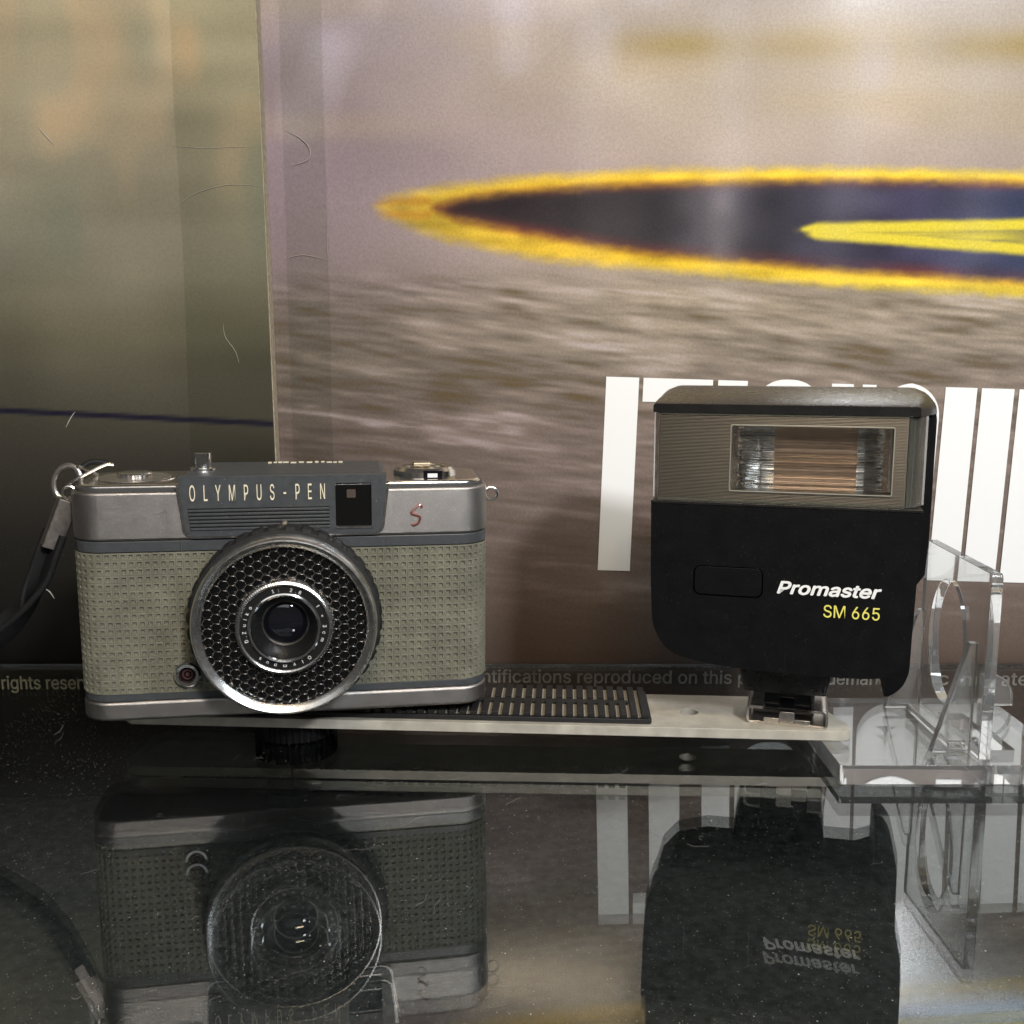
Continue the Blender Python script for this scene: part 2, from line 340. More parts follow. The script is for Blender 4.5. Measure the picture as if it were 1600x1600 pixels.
def paint_left(x, z):
    c = ramp(z, [(310,(164,156,124)),(252,(160,150,122)),(222,(150,141,118)),(190,(134,127,108)),(160,(122,117,101)),(132,(98,94,77)),(110,(80,77,65)),(88,(60,57,50)),(50,(36,34,31)),(10,(22,20,18)),(2,(15,13,12)),(-1,(15,13,12)),(-3,(42,38,26)),(-24,(34,31,22)),(-30,(10,10,10)),(-60,(40,41,41))])
    up = sst(60,120,z)
    c *= (1+up*(.16*vnoise(x, z, 24, 30, 21)+.10*vnoise(x, z, 60, 8, 22)))[...,None]
    pk = np.clip(vnoise(x, z, 13, 26, 23)*2.2-.15, 0, 1)*sst(170,215,z); c = blend(c, (192,160,124), .7*pk)
    gr = np.clip(vnoise(x, z, 15, 34, 24)*2-.1, 0, 1)*sst(100,190,z); c = blend(c, (104,112,98), .55*gr)
    ln = sst(1.6,.5,np.abs(z-(102.0-.058*(x+201))))*sst(60,90,z); c = blend(c, (24,22,40), .85*ln)
    return c
def print_sheet(name, fn, x0, x1, z0, z1, step, y, m, parent, thick=.35):
    nx = int((x1-x0)/step)+1; nz = int((z1-z0)/step)+1
    X, Z = np.meshgrid(np.linspace(x0,x1,nx), np.linspace(z0,z1,nz), indexing='ij')
    wav = .25*vnoise(X, Z, 60, 45, 31)
    co = np.stack([X, y+wav, Z], -1).reshape(-1,3)*MM
    i, j = np.meshgrid(np.arange(nx-1), np.arange(nz-1), indexing='ij'); a = (i*nz+j).ravel()
    F = np.stack([a, a+nz, a+nz+1, a+1], 1)
    me = bpy.data.meshes.new('m'); me.vertices.add(len(co)); me.vertices.foreach_set('co', co.ravel())
    me.loops.add(F.size); me.loops.foreach_set('vertex_index', F.ravel().astype(np.int32))
    me.polygons.add(len(F)); me.polygons.foreach_set('loop_start', np.arange(0,F.size,4,dtype=np.int32)); me.polygons.foreach_set('loop_total', np.full(len(F),4,np.int32))
    me.update(); me.validate()
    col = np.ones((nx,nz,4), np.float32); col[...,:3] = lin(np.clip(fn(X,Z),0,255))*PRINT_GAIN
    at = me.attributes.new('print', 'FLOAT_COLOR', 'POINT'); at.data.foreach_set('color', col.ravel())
    me.polygons.foreach_set('use_smooth', [True]*len(F))
    return link(name, me, m, parent, smooth=False)
PRINT_GAIN = 0.95
poster = empty('poster', (0, 412, 0)); tag(poster, 'large printed poster with yellow edged dark oval and white capital letters behind the flash', 'poster')
mk('backing_board', *boxv(-94, 322, .9, 4, -60, 306), M['board_edge'], poster, smooth=False)
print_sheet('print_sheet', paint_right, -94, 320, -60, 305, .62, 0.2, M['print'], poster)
# white capital letters of the poster headline, tilted 1.75 degrees as printed
RA = math.radians(-1.75)
def pl(u, w): return (36.9+u*math.cos(RA)-w*math.sin(RA), 113.6+u*math.sin(RA)+w*math.cos(RA))   # w is negative downwards
def letter(loops):
    me = plate_mesh([[pl(*q) for q in lp] for lp in loops], 0, .12)
    me.transform(Matrix.Rotation(math.pi/2, 4, 'X')); me.transform(Matrix.Translation((0,-.02*MM,0)))
    return link('letter', me, M['white_ink'], poster, loc=(0,-.05,0), smooth=False)
LH = -77.4
def barl(u0, u1, w0=0, w1=LH): return [(u0,w0),(u1,w0),(u1,w1),(u0,w1)]
def ringl(u0, u1, w0, w1, t):
    return [rrect(u0,u1,w1,w0,13,10), rrect(u0+t,u1-t,w1+t*.8,w0-t*.8,6,8)[::-1]]
letter([barl(0,12.9)])
letter([[(14.6,0),(41.9,0),(41.9,-9.3),(34.6,-9.3),(34.6,LH),(21.8,LH),(21.8,-9.3),(14.6,-9.3)]])
letter([barl(43.9,55.5)])
letter(ringl(57.6,86.0,1.0,LH-1,12))
letter([[(88.5,0),(97,0),(100.6,-30),(100.6,0),(106,0),(106,LH),(98,LH),(94.5,-40),(94.5,LH),(88.5,LH)]])
letter(ringl(107.5,131.6,1.0,LH-1,12))
letter([barl(133.2,145.6)]); letter([barl(147.4,160.2)]); letter([barl(162.2,176)]); letter([barl(178,190)])
letter([[(150,144.5),(175,136),(175,150),(150,150)]])
# small legal print near the foot of the poster, read through the glass
def legal(s, x0, x1, z0, y, parent, mm): text_fit('legal_text', s, mm, parent, x0, x1, z0, 5.3, y, .06, rot=-.006, bold=.1)
M['legal'] = mat('legal_ink', (.60,.58,.54), .6); M['legal_dim'] = mat('legal_ink_tan', (.46,.39,.26), .6)
legal('identifications reproduced on this product', -22.5, 118.5, -15.0, -.12, poster, M['legal'])
legal('trademarks', 120.5, 155.5, -16.0, -.12, poster, M['legal'])
legal('c   m   ates', 175, 216, -16.2, -.12, poster, M['legal'])

board = empty('poster_board', (-91.2, 404.7, 0), (0, math.radians(-.5), 0)); tag(board, 'olive to black printed board with a thin dark blue line behind the wrist strap', 'poster')
mk('foam_core', *boxv(-240, 0, .6, 7.0, -2.5, 305), M['board_edge'], board, smooth=False)
mk('black_foot', *boxv(-240, 0, .6, 7.0, -60, -2.55), M['knob'], board, smooth=False)
print_sheet('print_sheet', lambda x, z: paint_left(x-91.2, z), -240, -.25, -60, 305, 1.0, 0.2, M['print_dark'], board)
legal('rights reserved', -114.5, -72, -14.6, -.12, board, M['legal_dim'])
# clear tape over the joint
tz0, tz1 = -3, 302
tv = []
for z in np.linspace(tz0, tz1, 40):
    w = .35*math.sin(z*.05)
    tv += [(-124.5+w,404.5,z),(-108,404.47,z),(-92.6-(z-100)*-.0085,404.48,z),(-86.5,411.45,z),(-78,411.55,z),(-70.5+w*.7,411.6,z)]
tf = [(i*6+k, i*6+k+1, i*6+k+7, i*6+k+6) for i in range(39) for k in (0,1,3,4)]
tape = mk('clear_tape', tv, tf, M['tape'], smooth=False); tag(tape, 'wide strip of clear tape over the joint of the two posters', 'tape')
# creases in the prints
M['crease'] = mat('crease_white', (.42,.40,.35), .5)
def crease(parent, pts, r):
    p = spline(pts, 6); n = len(p); rr = [r*.5*(.25+.9*math.sin(math.pi*i/(n-1))*random.uniform(.6,1.1)) for i in range(n)]
    mk('crease', *tube(p, rr, 6), M['crease'], parent)
bx = lambda x: x+91.2
crease(board, [(bx(-174),0,206.5),(bx(-171),-.05,203),(bx(-168.6),-.05,200.2)], .35)
crease(board, [(bx(-172),0,95),(bx(-170),-.05,98.4),(bx(-168),-.05,101)], .4)
crease(board, [(bx(-109),0,134),(bx(-108.4),-.05,129),(bx(-105),-.05,123.8),(bx(-103.6),0,119)], .22)
crease(board, [(bx(-125),0,177),(bx(-117),-.05,182),(bx(-105),-.05,185),(bx(-92),0,184.6)], .16)
crease(board, [(bx(-125),0,199.2),(bx(-112),-.05,198.4),(bx(-92),0,198.8)], .12)
crease(board, [(bx(-186),0,31.5),(bx(-183.4),-.05,29.8),(bx(-181.8),0,27)], .45)
crease(poster, [(-86,-.2,206),(-80,-.25,203),(-76.5,-.25,199),(-77.5,-.25,195),(-84,-.2,193)], .3)
crease(poster, [(-87,-.2,158.6),(-80,-.25,160),(-70.5,-.2,158)], .18)
crease(poster, [(-70.6,-.2,180),(-70.8,-.25,165),(-70.6,-.2,150)], .12)

# ------------------------------------------------------------------ flash bracket
BY = math.radians(-2.95)
bracket = empty('flash_bracket', (-125, 316.8, 7.1), (0, .0052, BY))
tag(bracket, 'flat silver metal flash bracket bar with ribbed rubber pad under the camera and flash', 'bracket')
bar_out = [(4,0),(226,0)]+[(226+4*math.sin(a), 4-4*math.cos(a)) for a in np.linspace(0.2,1.4,6)]+[(230,5.5),(223,29.5),(219,31),(4,31),(0,27),(0,4)]
hole = [(181.5+2.9*math.cos(a), 14.6+2.9*math.sin(a)) for a in np.linspace(0,2*math.pi,32,endpoint=False)]
link('bar', plate_mesh([bar_out, hole[::-1]], 0, 3.0), M['alu'], bracket, smooth=False, bevel=.3)
PADW0, PADW1 = 2.2, 30.2
pad = mk('pad', *prism_z(rrect(18,168.6,PADW0,PADW1,1.0,2), 3.02, 4.6), M['rubber'], bracket, bevel=.25)
mk('pad_groove_floor', *prism_z(rrect(20,166,PADW0+1.8,PADW1-.8,.5,2), 4.4, 4.66), M['rubber_floor'], pad, smooth=False)
mk('pad_channel', *prism_z(rrect(20,162,14.6,17.6,1.4,6), 4.6, 5.5), M['rubber'], pad, bevel=.2)
P = 3.36
ribA = mesh(*boxv(-1.05,1.05,0,11.6,4.6,5.95)); ribB = mesh(*boxv(-1.05,1.05,0,11.4,4.6,5.95)); ribC = mesh(*boxv(-1.05,1.05,0,27,4.6,5.95))
for me in (ribA, ribB, ribC): fixn(me)
for k in range(27):
    u = 166.6-P*k
    if k < 2:
        link('rib', ribC, M['rubber'], pad, loc=(u,PADW0+.5,0), smooth=False, bevel=.15)
    else:
        link('rib', ribA, M['rubber'], pad, loc=(u,PADW0+.5,0), smooth=False, bevel=.15)
        link('rib', ribB, M['rubber'], pad, loc=(u,PADW0+16.2,0), smooth=False, bevel=.15)
kn = lathe_z([(8,-.05),(13,-.05),(13.2,-.8),(13.2,-6.0),(12.6,-6.62),(4,-6.62)], 120, lambda k,i: (.0 if k in (0,5) else (.22 if i%3 else -.25)))
mk('thumb_screw', *kn, M['knob'], bracket, loc=(53,15.5,0), smooth=False)
# chrome accessory shoe that holds the flash foot
shoe = empty('shoe', (211.3, 11.5, 3.0), (0,0,math.radians(-12.5))); shoe.parent = bracket
bpy.data.objects.remove(shoe)
SH = Matrix.Translation((212.2*MM, 12.4*MM, 3.0*MM)) @ Matrix.Rotation(math.radians(-12.5), 4, 'Z')
sh_prof = [(-7.2,5.3)]+[(-10.6+1.3*math.cos(a)-.0, 4.0+1.3*math.sin(a)) for a in np.linspace(1.4,3.14,6)]+[(-11.9,2.0)]+[(-10.4+1.5*math.cos(a), 1.6+1.5*math.sin(a)) for a in np.linspace(3.2,4.6,6)]+[(-9,.1)]
def ribbon(prof, t, y0, y1):       # bent sheet metal, profile in x,z
    P2 = [Vector((a,b)) for a,b in prof]; out = []; inn = []
    for i,p in enumerate(P2):
        d = (P2[min(i+1,len(P2)-1)]-P2[max(i-1,0)]).normalized(); nrm = Vector((-d.y, d.x)); out.append(tuple(p+nrm*t/2)); inn.append(tuple(p-nrm*t/2))
    return prism_y(out+inn[::-1], y0, y1)
def shoe_part(name, vf, m, **k):
    v, f = vf; me = fixn(mesh(v, f)); me.transform(SH); o = link(name, me, m, shoe_base if name != 'shoe' else bracket, **k); return o
v, f = boxv(-11.2,11.2,-8.6,9,.04,.75); shoe_base = shoe_part('shoe', (v,f), M['nickel'], bevel=.15)
shoe_part('rail', ribbon(sh_prof, .8, -9, 9), M['nickel'], bevel=.12)
shoe_part('rail', ribbon([(-x,z) for x,z in sh_prof], .8, -9, 9), M['nickel'], bevel=.12)
tabp = [(-1.9+.0,0)]
v, f = prism_y(rrect(-2.3,2.3,.9,4.6,[.3,.6,.6,.3],4), -9.3, -8.6); shoe_part('tab', (v,f), M['nickel'], bevel=.15)
for s in (-1,1):
    x0, x1 = sorted((s*2.4, s*7.0)); v, f = prism_y(rrect(x0,x1,.8,2.3,.3,3), -9.2, -8.6); shoe_part('tab', (v,f), M['nickel'], bevel=.12)

# ------------------------------------------------------------------ the camera
BW, BD = 60.75, 33.0
pen = empty('film_camera', (-67.51, 304.3, 15.0), (.016, .005, .16))
tag(pen, 'grey and silver compact film camera with olive leatherette and round honeycomb lens ring', 'camera')
def outl(o=0., n=10, r=9.): return rrect(-BW-o, BW+o, -o, BD+o, r+o, n)
mk('body_shell', *prism_z(outl(-.9), 1.0, 70), M['body'], pen)
bv, bf = prism_z(outl(.25), 1.1, 6.3)
mk('bottom_plate', *prism_z(outl(.25), .2, 6.2), M['silver'], pen, bevel=1.1, bseg=3)
mk('trim_band', *prism_z(outl(-.05), 6.25, 8.5), M['grey_paint'], pen, bevel=.25)
mk('tripod_boss', *lathe_z([(5,-1.9),(9,-1.9),(9,.3)], 40), M['body'], pen, loc=(0,17,0))
# leatherette: one sheet wrapped round front and ends, every dimple is real relief
def wrap_path():
    pts = []; r = 9.; n = 14
    pts.append((-BW, BD-r)); pts.append((-BW, r))
    for i in range(1,n+1): a = math.pi+math.pi/2*i/n; pts.append((-BW+r+r*math.cos(a), r+r*math.sin(a)))
    pts.append((BW-r, 0))
    for i in range(1,n+1): a = -math.pi/2+math.pi/2*i/n; pts.append((BW-r+r*math.cos(a), r+r*math.sin(a)))
    pts.append((BW, BD-r)); return np.array(pts)
WP = wrap_path(); WS = np.concatenate([[0], np.cumsum(np.hypot(*np.diff(WP,axis=0).T))])
def wrap(s, d):
    p = np.array([np.interp(s,WS,WP[:,0]), np.interp(s,WS,WP[:,1])]); e = .4
    q = np.array([np.interp(s+e,WS,WP[:,0])-np.interp(s-e,WS,WP[:,0]), np.interp(s+e,WS,WP[:,1])-np.interp(s-e,WS,WP[:,1])]); q /= np.hypot(*q)+1e-9
    return p+np.array([q[1],-q[0]])*d
ZL, ZT = 8.5, 51.2; rows = 19; ph = (ZT-ZL)/rows; ncol = int(WS[-1]/2.24); pw = WS[-1]/ncol
lv = []; lf = []
def lp(s, z, d): x, y = wrap(s, d); lv.append((x,y,z)); return len(lv)-1
grid = {}
for i in range(ncol+1):
    for j in range(rows+1): grid[i,j] = lp(i*pw, ZL+j*ph, .10)
for i in range(ncol):
    for j in range(rows):
        cs, cz = (i+.5)*pw+random.gauss(0,.03), ZL+(j+.5)*ph+random.gauss(0,.03)
        hw = pw*.46; h1 = pw*.285*random.uniform(.93,1.07); h2 = pw*.19
        A = [lp(cs+a*hw, cz+b*hw, .20) for a,b in ((-1,-1),(1,-1),(1,1),(-1,1))]
        B = [lp(cs+a*h1, cz+b*h1, .24) for a,b in ((-1,-1),(1,-1),(1,1),(-1,1))]
        C2 = [lp(cs+a*h2, cz+b*h2, -.30) for a,b in ((-1,-1),(1,-1),(1,1),(-1,1))]
        O = [grid[i,j], grid[i+1,j], grid[i+1,j+1], grid[i,j+1]]
        for k in range(4):
            q = (k+1)%4
            lf += [(O[k],O[q],A[q],A[k]), (A[k],A[q],B[q],B[k]), (B[k],B[q],C2[q],C2[k])]
        lf.append(tuple(C2))
link('leatherette', mesh(lv, lf), M['leather'], pen, smooth=True, sharp=25)
mk('trim_band', *prism_z(outl(.1), 51.3, 54.6), M['grey_paint'], pen, bevel=.3)
tp = mk('top_plate', *prism_z(outl(.35), 54.65, 69.0), M['silver'], pen, bevel=.9, bseg=3)
mk('top_step', *prism_z(outl(-1.5), 68.9, 70.9), M['silver_bright'], tp, bevel=1.3, bseg=4)
for sx in (-29.5, 29.9):
    mk('seam', *boxv(sx-.12, sx+.12, -.45, .4, 51.4, 54.62), M['body'], pen, smooth=False)
# grey raised housing with name and finder
def hous(o): return [(-29.6-o,73.4+o)]+[(-28.2-o*.9+3.2+3.2*math.cos(a), 59.0-o*.8+3.2*math.sin(a)) for a in np.linspace(math.pi*1.03,1.5*math.pi,8)]+[(28.6+o*.9-3.2+3.2*math.cos(a), 59.0-o*.8+3.2*math.sin(a)) for a in np.linspace(1.5*math.pi,1.97*math.pi,8)]+[(30.0+o,73.4+o)]
fx0, fx1, fz0, fz1 = 15.0, 25.5, 57.9, 70.9
tm = plate_mesh([[(x,min(z,70.5)) for x,z in hous(.8)], [(fx0-.5,fz0-.4),(fx1+.5,fz0-.4),(fx1+.5,70.2),(fx0-.5,70.2)]], -2, .95); tm.transform(Matrix.Rotation(math.pi/2,4,'X'))
link('housing_trim', tm, M['chrome_worn'], pen, smooth=False, bevel=.3)
ho = hous(0)
hm = plate_mesh([ho, rrect(fx0,fx1,fz0,fz1,.5,3)[::-1]], -3.0, 1.5); hm.transform(Matrix.Rotation(math.pi/2,4,'X'))
housing = link('housing', hm, M['grey_paint'], pen, smooth=False, bevel=.45)
mk('housing_top', *prism_y([(-29.6,69),(-29.6,72.2),(-28.4,73.4),(28.8,73.4),(30,72.2),(30,69)], 2.9, 31.5), M['grey_paint'], housing, bevel=.5)
fnd = mk('finder_window', *boxv(fx0-.3,fx1+.3,-.75,-.45,fz0-.3,fz1+.3), M['finder'], housing, smooth=False)
mk('finder_lens', *prism_y(rrect(18.3,20.9,66.4,68.9,.3,3), -.85, -.7), mat('finder_lens', (.07,.055,.045), .2), fnd, smooth=False)
mk('finder_frame', *prism_y([(fx0-.2,fz0-.55),(fx1+.2,fz0-.55),(fx1,fz0+.02),(fx0,fz0+.02)], -1.75, -1.3), M['chrome_worn'], housing, smooth=False)
for k in range(6):
    z = 64.0-1.08*k
    mk('groove_line', *prism_y(rrect(-27.0+.1*k,13.2,z-.13,z+.13,.12,3), -1.72, -1.4), M['black_satin'], housing, smooth=False)
    mk('groove_ridge', *prism_y(rrect(-27.0+.1*k,13.2,z-.88,z-.2,.25,3), -1.85, -1.4), M['grey_paint'], housing, bevel=.12)
text_fit('lettering', 'OLYMPUS-PEN', M['cream'], housing, -26.4, 12.0, 66.3, 4.6, -1.60, .3, space=2.2)
mk('screw', *lathe([(.01,-2.5),(.75,-2.4),(1.1,-2.0),(1.1,-1.0)], 24), M['tan_metal'], housing, loc=(.1,0,59.1))
# worn white marks engraved on top
mk_v = []; mk_f = []
x = -6.
while x < 17:
    w = random.uniform(.8,2.0); y0 = 28.0+random.uniform(-1.2,.6); n = len(mk_v)
    v, f = boxv(x, x+w, y0, y0+random.uniform(.9,2.6), 73.38, 73.62); mk_v += v; mk_f += [tuple(a+n for a in q) for q in f]; x += w+random.uniform(.25,.9)
mk('top_engraving', mk_v, mk_f, M['cream'], housing, smooth=False)
# shutter button
sb = mk('shutter_button', *lathe_z([(2.1,78.6),(2.55,78.5),(2.6,78.0),(2.6,73.9)], 32), M['chrome'], pen, loc=(-24.3,14,0))
mk('button_collar', *lathe_z([(3.2,74.2),(3.9,74.05),(4.0,73.3)], 40), M['chrome_worn'], sb)
# frame counter dial (left) and rewind crank (right)
dial = mk('counter_dial', *lathe_z([(10.6,70.95),(11.0,71.12),(12.0,71.12),(12.3,70.8)], 80), M['silver_bright'], pen, loc=(-44.6,16.2,0))
mk('dial_disc', *lathe_z([(.5,71.3),(10.4,71.1),(10.6,70.8)], 64), M['nickel'], dial)
mk('dial_knob', *lathe_z([(3.9,72.75),(4.7,72.6),(5.0,72.3),(5.0,71.1)], 96, lambda k,i: .1*((i%4)<2)), M['chrome_worn'], dial)
crank = mk('rewind_crank', *lathe_z([(6.6,72.4),(6.8,73.5),(8.6,73.6),(9.6,72.6),(9.9,70.8)], 72), M['silver_bright'], pen, loc=(42.6,15.4,0))
mk('crank_cup', *lathe_z([(.5,72.3),(6.9,72.3),(6.9,70.9)], 48), M['tan_metal'], crank)
mk('crank_lever', *boxv(-3.4,2.0,1.0,6.6,73.3,74.3), M['tan_metal'], crank, loc=(0,0,0), bevel=.25)
mk('crank_notch', *boxv(-1.1,4.6,-10.05,-8.0,70.9,73.2), M['black_gloss'], crank, smooth=False)
mk('crank_mark', *boxv(.1,3.1,-10.25,-9.9,71.2,72.4), M['white_ink'], crank, smooth=False)
# red S emblem
def S_pts():
    return spline([(1.7,0,2.1),(1.55,0,2.95),(.85,0,3.0),(-.6,0,1.7),(-1.5,0,.55),(-.6,0,.1),(.9,0,-.4),(1.2,0,-1.3),(.4,0,-2.7),(-.9,0,-3.1),(-1.35,0,-2.5)], 6)
em = mk('emblem', *tube(S_pts(), .40, 8), M['red'], pen, loc=(38.7,-.35,60.7))
mk('emblem_inlay', *tube(S_pts(), .18, 8), M['silver_bright'], em, loc=(0,-.3,0))
# right strap lug
mk('strap_lug', *tube([(1.9*math.cos(a), 0, 1.9*math.sin(a)) for a in np.linspace(0,2*math.pi,28,endpoint=False)], .45, 8, True), M['chrome_worn'], pen, loc=(62.7,9,65.4))
mk('strap_lug', *tube([(1.9*math.cos(a), 0, 1.9*math.sin(a)) for a in np.linspace(0,2*math.pi,28,endpoint=False)], .45, 8, True), M['chrome_worn'], pen, loc=(-62.2,11,67.4))
# flash sync socket
ps = mk('sync_socket', *lathe([(2.1,-1.2),(2.5,-2.0),(3.3,-2.1),(3.85,-1.5),(4.0,.3)], 48), M['chrome'], pen, loc=(-29.4,0,14.2))
mk('socket_hole', *lathe([(.01,-.9),(2.15,-.9),(2.15,0)], 32), M['black_gloss'], ps)
mk('socket_ring', *tube([(1.35*math.cos(a),-1.0,1.35*math.sin(a)) for a in np.linspace(0,2*math.pi,32,endpoint=False)], .2, 6, True), M['dark_red'], ps)
mk('socket_pin', *lathe([(.01,-1.3),(.5,-1.3),(.55,-.8)], 20), M['dark_red'], ps)
# ---- lens and selenium ring
LZ = 31.4
def lpart(name, prof, m, seg=128, ripple=None, parent=None, **k): return mk(name, *lathe(prof, seg, ripple), m, parent or pen, loc=(0,0,LZ) if parent is None else (0,0,0), **k)
fr_ = lpart('focus_ring', [(24,.5),(27.2,.4),(27.3,-1.5),(27.9,-2.2),(28.0,-8.4),(27.2,-9.2),(25.5,-9.4)], M['rubber'], 216, lambda k,i: (-.55 if (k in (3,4) and (i%6)<2) else 0), sharp=20)
rim = lpart('chrome_rim', [(25.6,-9.2),(26.5,-10.0),(26.4,-13.2),(26.05,-14.9),(25.7,-15.4),(25.25,-15.5),(24.6,-15.15),(23.9,-14.7),(23.3,-14.1),(23.2,-12.5)], M['rim'])
meter = lpart('meter_ring', [(25.2,-12.4),(13.0,-12.5)], M['cell_plate'], 96)
pitch = 2.76; rc = pitch/math.sqrt(3)*.98
hv = []; hf = []
for (rr, h) in ((1.0,0),(.95,-.12),(.82,-.20),(.6,-.26),(.33,-.30)):
    for k in range(6): a = math.pi/3*k; hv.append((rc*rr*math.cos(a), h, rc*rr*math.sin(a)))
for q in range(4):
    for k in range(6): hf.append((q*6+k, q*6+(k+1)%6, (q+1)*6+(k+1)%6, (q+1)*6+k))
hf.append(tuple(range(24,30)))
hexm = fixn(mesh(hv, hf)); nc = 0
for i in range(-12,13):
    for j in range(-12,13):
        cx = i*pitch*math.sqrt(3)/2; cz = (j+.5*(i%2))*pitch; r = math.hypot(cx,cz)
        if 13.0 < r < 24.2: link('lens_cell', hexm, M['cell'], meter, loc=(cx,-12.52,cz), smooth=True, sharp=80); nc += 1
kn_ring = lpart('knurled_ring', [(13.3,-12.3),(13.8,-12.5),(13.9,-14.6),(13.5,-15.6),(13.0,-15.9),(12.5,-15.7),(12.4,-15.2)], M['chrome_worn'], 480, lambda k,i: (.22 if (i%4)<2 and k in (1,2,3) else 0), sharp=25)
nr = lpart('name_ring', [(12.5,-15.25),(10.2,-15.3)], M['black_satin'])
ir = lpart('inner_rim', [(10.35,-15.2),(10.3,-15.9),(9.9,-16.1),(9.4,-15.9),(9.15,-15.2)], M['chrome'])
lpart('lens_cone', [(9.2,-15.4),(8.6,-14.2),(6.6,-9.8)], M['black_satin'])
gl_ = lpart('front_element', [(6.65,-9.6),(5.8,-10.1),(4.5,-10.6),(3.0,-11.0),(1.5,-11.25),(.01,-11.3)], M['glass_lens'], 64)
lpart('element_ring', [(6.9,-9.9),(6.55,-10.15),(6.3,-9.7)], M['nickel'], 64)
# engraved words round the name ring
cache = {}
def char(c):
    if c not in cache:
        me = text_mesh(c, extrude=.02, offset=-.003); n = len(me.vertices); co = np.empty(n*3); me.vertices.foreach_get('co', co); co = co.reshape(-1,3)
        cache[c] = (co-np.array([(co[:,0].min()+co[:,0].max())/2,0,0]), [tuple(p.vertices) for p in me.polygons]); bpy.data.meshes.remove(me)
    return cache[c]
rv = []; rf = []
for s, angs in (('D.Zuiko', (198,191,185,174,165,156,146)), ('1:2.8', (105,97,79,72,66)), ('f=3cm', (33,17,1,-9,-20)), ('Olympus', (-53,-65,-77,-91,-105,-117,-129))):
    for c, a in zip(s, angs):
        co, fs = char(c); th = math.radians(a-90); n = len(rv); sc = 2.0
        for x,y,z in co:
            X = x*sc; Z = 10.75+y*sc; rv.append((X*math.cos(th)-Z*math.sin(th), -15.36-z*1.0, X*math.sin(th)+Z*math.cos(th)))
        rf += [tuple(q+n for q in p) for p in fs]
link('ring_lettering', mesh(rv, rf), M['white_ink'], nr, smooth=False)

# ------------------------------------------------------------------ wrist strap
strap = empty('wrist_strap', (-127, 309, 84), (0,0,0)); tag(strap, 'black woven wrist strap with metal clamp hanging from split ring on camera', 'strap')
def W2(*p): return (p[0]+127, p[1]-309, p[2]-84)
ring_pts = []
for i in range(56):
    a = 2*math.pi*i/28; ring_pts.append((4.6*math.cos(a)*.8, -1.1*math.cos(a)+.55*i/28, 5.2*math.sin(a)))
mk('split_ring', *tube(ring_pts, .85, 8), M['nickel'], strap, loc=W2(-131.8,307,85.4), rot=(0,.25,.35))
mk('ring_wire', *tube(spline([W2(-130.8,305,85.2),W2(-128.0,304.6,86.8),W2(-122.8,305.4,89.6),W2(-119.6,306.2,91.0),W2(-117.8,307,90.9)], 6), .5, 8), M['chrome_worn'], strap)
mk('ring_wire', *tube(spline([W2(-128.5,307,90.4),W2(-127,311,88.6),W2(-125.6,314,87.0)], 6), .55, 8), M['chrome_worn'], strap)
mk('cord_loop', *tube(spline([W2(-129,309.5,84),W2(-128.2,310,89.5),W2(-126,312,91.2),W2(-122,314,90.6)], 8), .9, 8), M['band'], strap)
ca = Vector(W2(-131.2,305.5,80.6)); cb = Vector(W2(-136.6,303.6,66.6))
mk('clamp', *sweep([tuple(ca+(cb-ca)*t) for t in (0,.5,1)], rrect(-2.9,2.9,-2.6,2.6,.7,3), (.93,.50,.0)), M['strap_clamp'], strap, bevel=.25)
strap_prof = rrect(-3.4,3.4,-1.0,1.0,.8,4)
bandp = [(-134.8,304.6,70.5),(-137.4,303.6,63.5),(-141.5,302.8,54),(-147.5,301.6,45.5),(-155,300,38.5),(-166,297,28),(-182,293,13),(-197,290,4.2),(-215,288,2.0),(-240,287,2.0)]
mk('band', *sweep(spline([W2(a+1.4,b-.6,c) for a,b,c in bandp], 8), strap_prof, (.55,-.2,.8)), M['band'], strap, sharp=40)
mk('band', *sweep(spline([W2(a-1.4,b+1.8,c+.6) for a,b,c in bandp], 8), strap_prof, (.55,.2,.8)), M['band'], strap, sharp=40)

# ------------------------------------------------------------------ flash unit
fl = empty('flash_unit', (84, 322, 10.1), (0,0,math.radians(-15)))
tag(fl, 'black electronic flash with clear ribbed window standing on the silver bracket', 'flash')
def catm(pts, n=5): return [(p[0],p[2]) for p in spline([(a,0,b) for a,b in pts], n)]
fc = [(-37.3,69.6)]+catm([(-37.0,50),(-36.4,36),(-35.2,30.5),(-32.0,25.6),(-27,22.9),(-20,21.6),(-10,20.7),(5,20.1),(18,20.1),(28,20.6),(33,22.4),(36.2,26.2),(37.4,33),(38.0,50)], 5)+[(38.4,69.6)]
bz = rrect(-24.3,-4.1,42.2,51.4,2.2,5)
fm = plate_mesh([fc, bz[::-1]], 12.0, 25.7); fm.transform(Matrix.Rotation(math.pi/2,4,'X'))
cover = link('front_cover', fm, M['black'], fl, smooth=True, sharp=30, bevel=1.0, bseg=3)
mk('button', *prism_y(rrect(-24.05,-4.35,42.45,51.15,2.0,5), -25.35, -20), M['black'], cover, bevel=.35)
mk('ledge', *prism_y([(-37.4,69.4),(38.5,69.4),(38.5,70.4),(-37.4,70.4)], -25.9, -12), M['black_cap'], cover, bevel=.25)
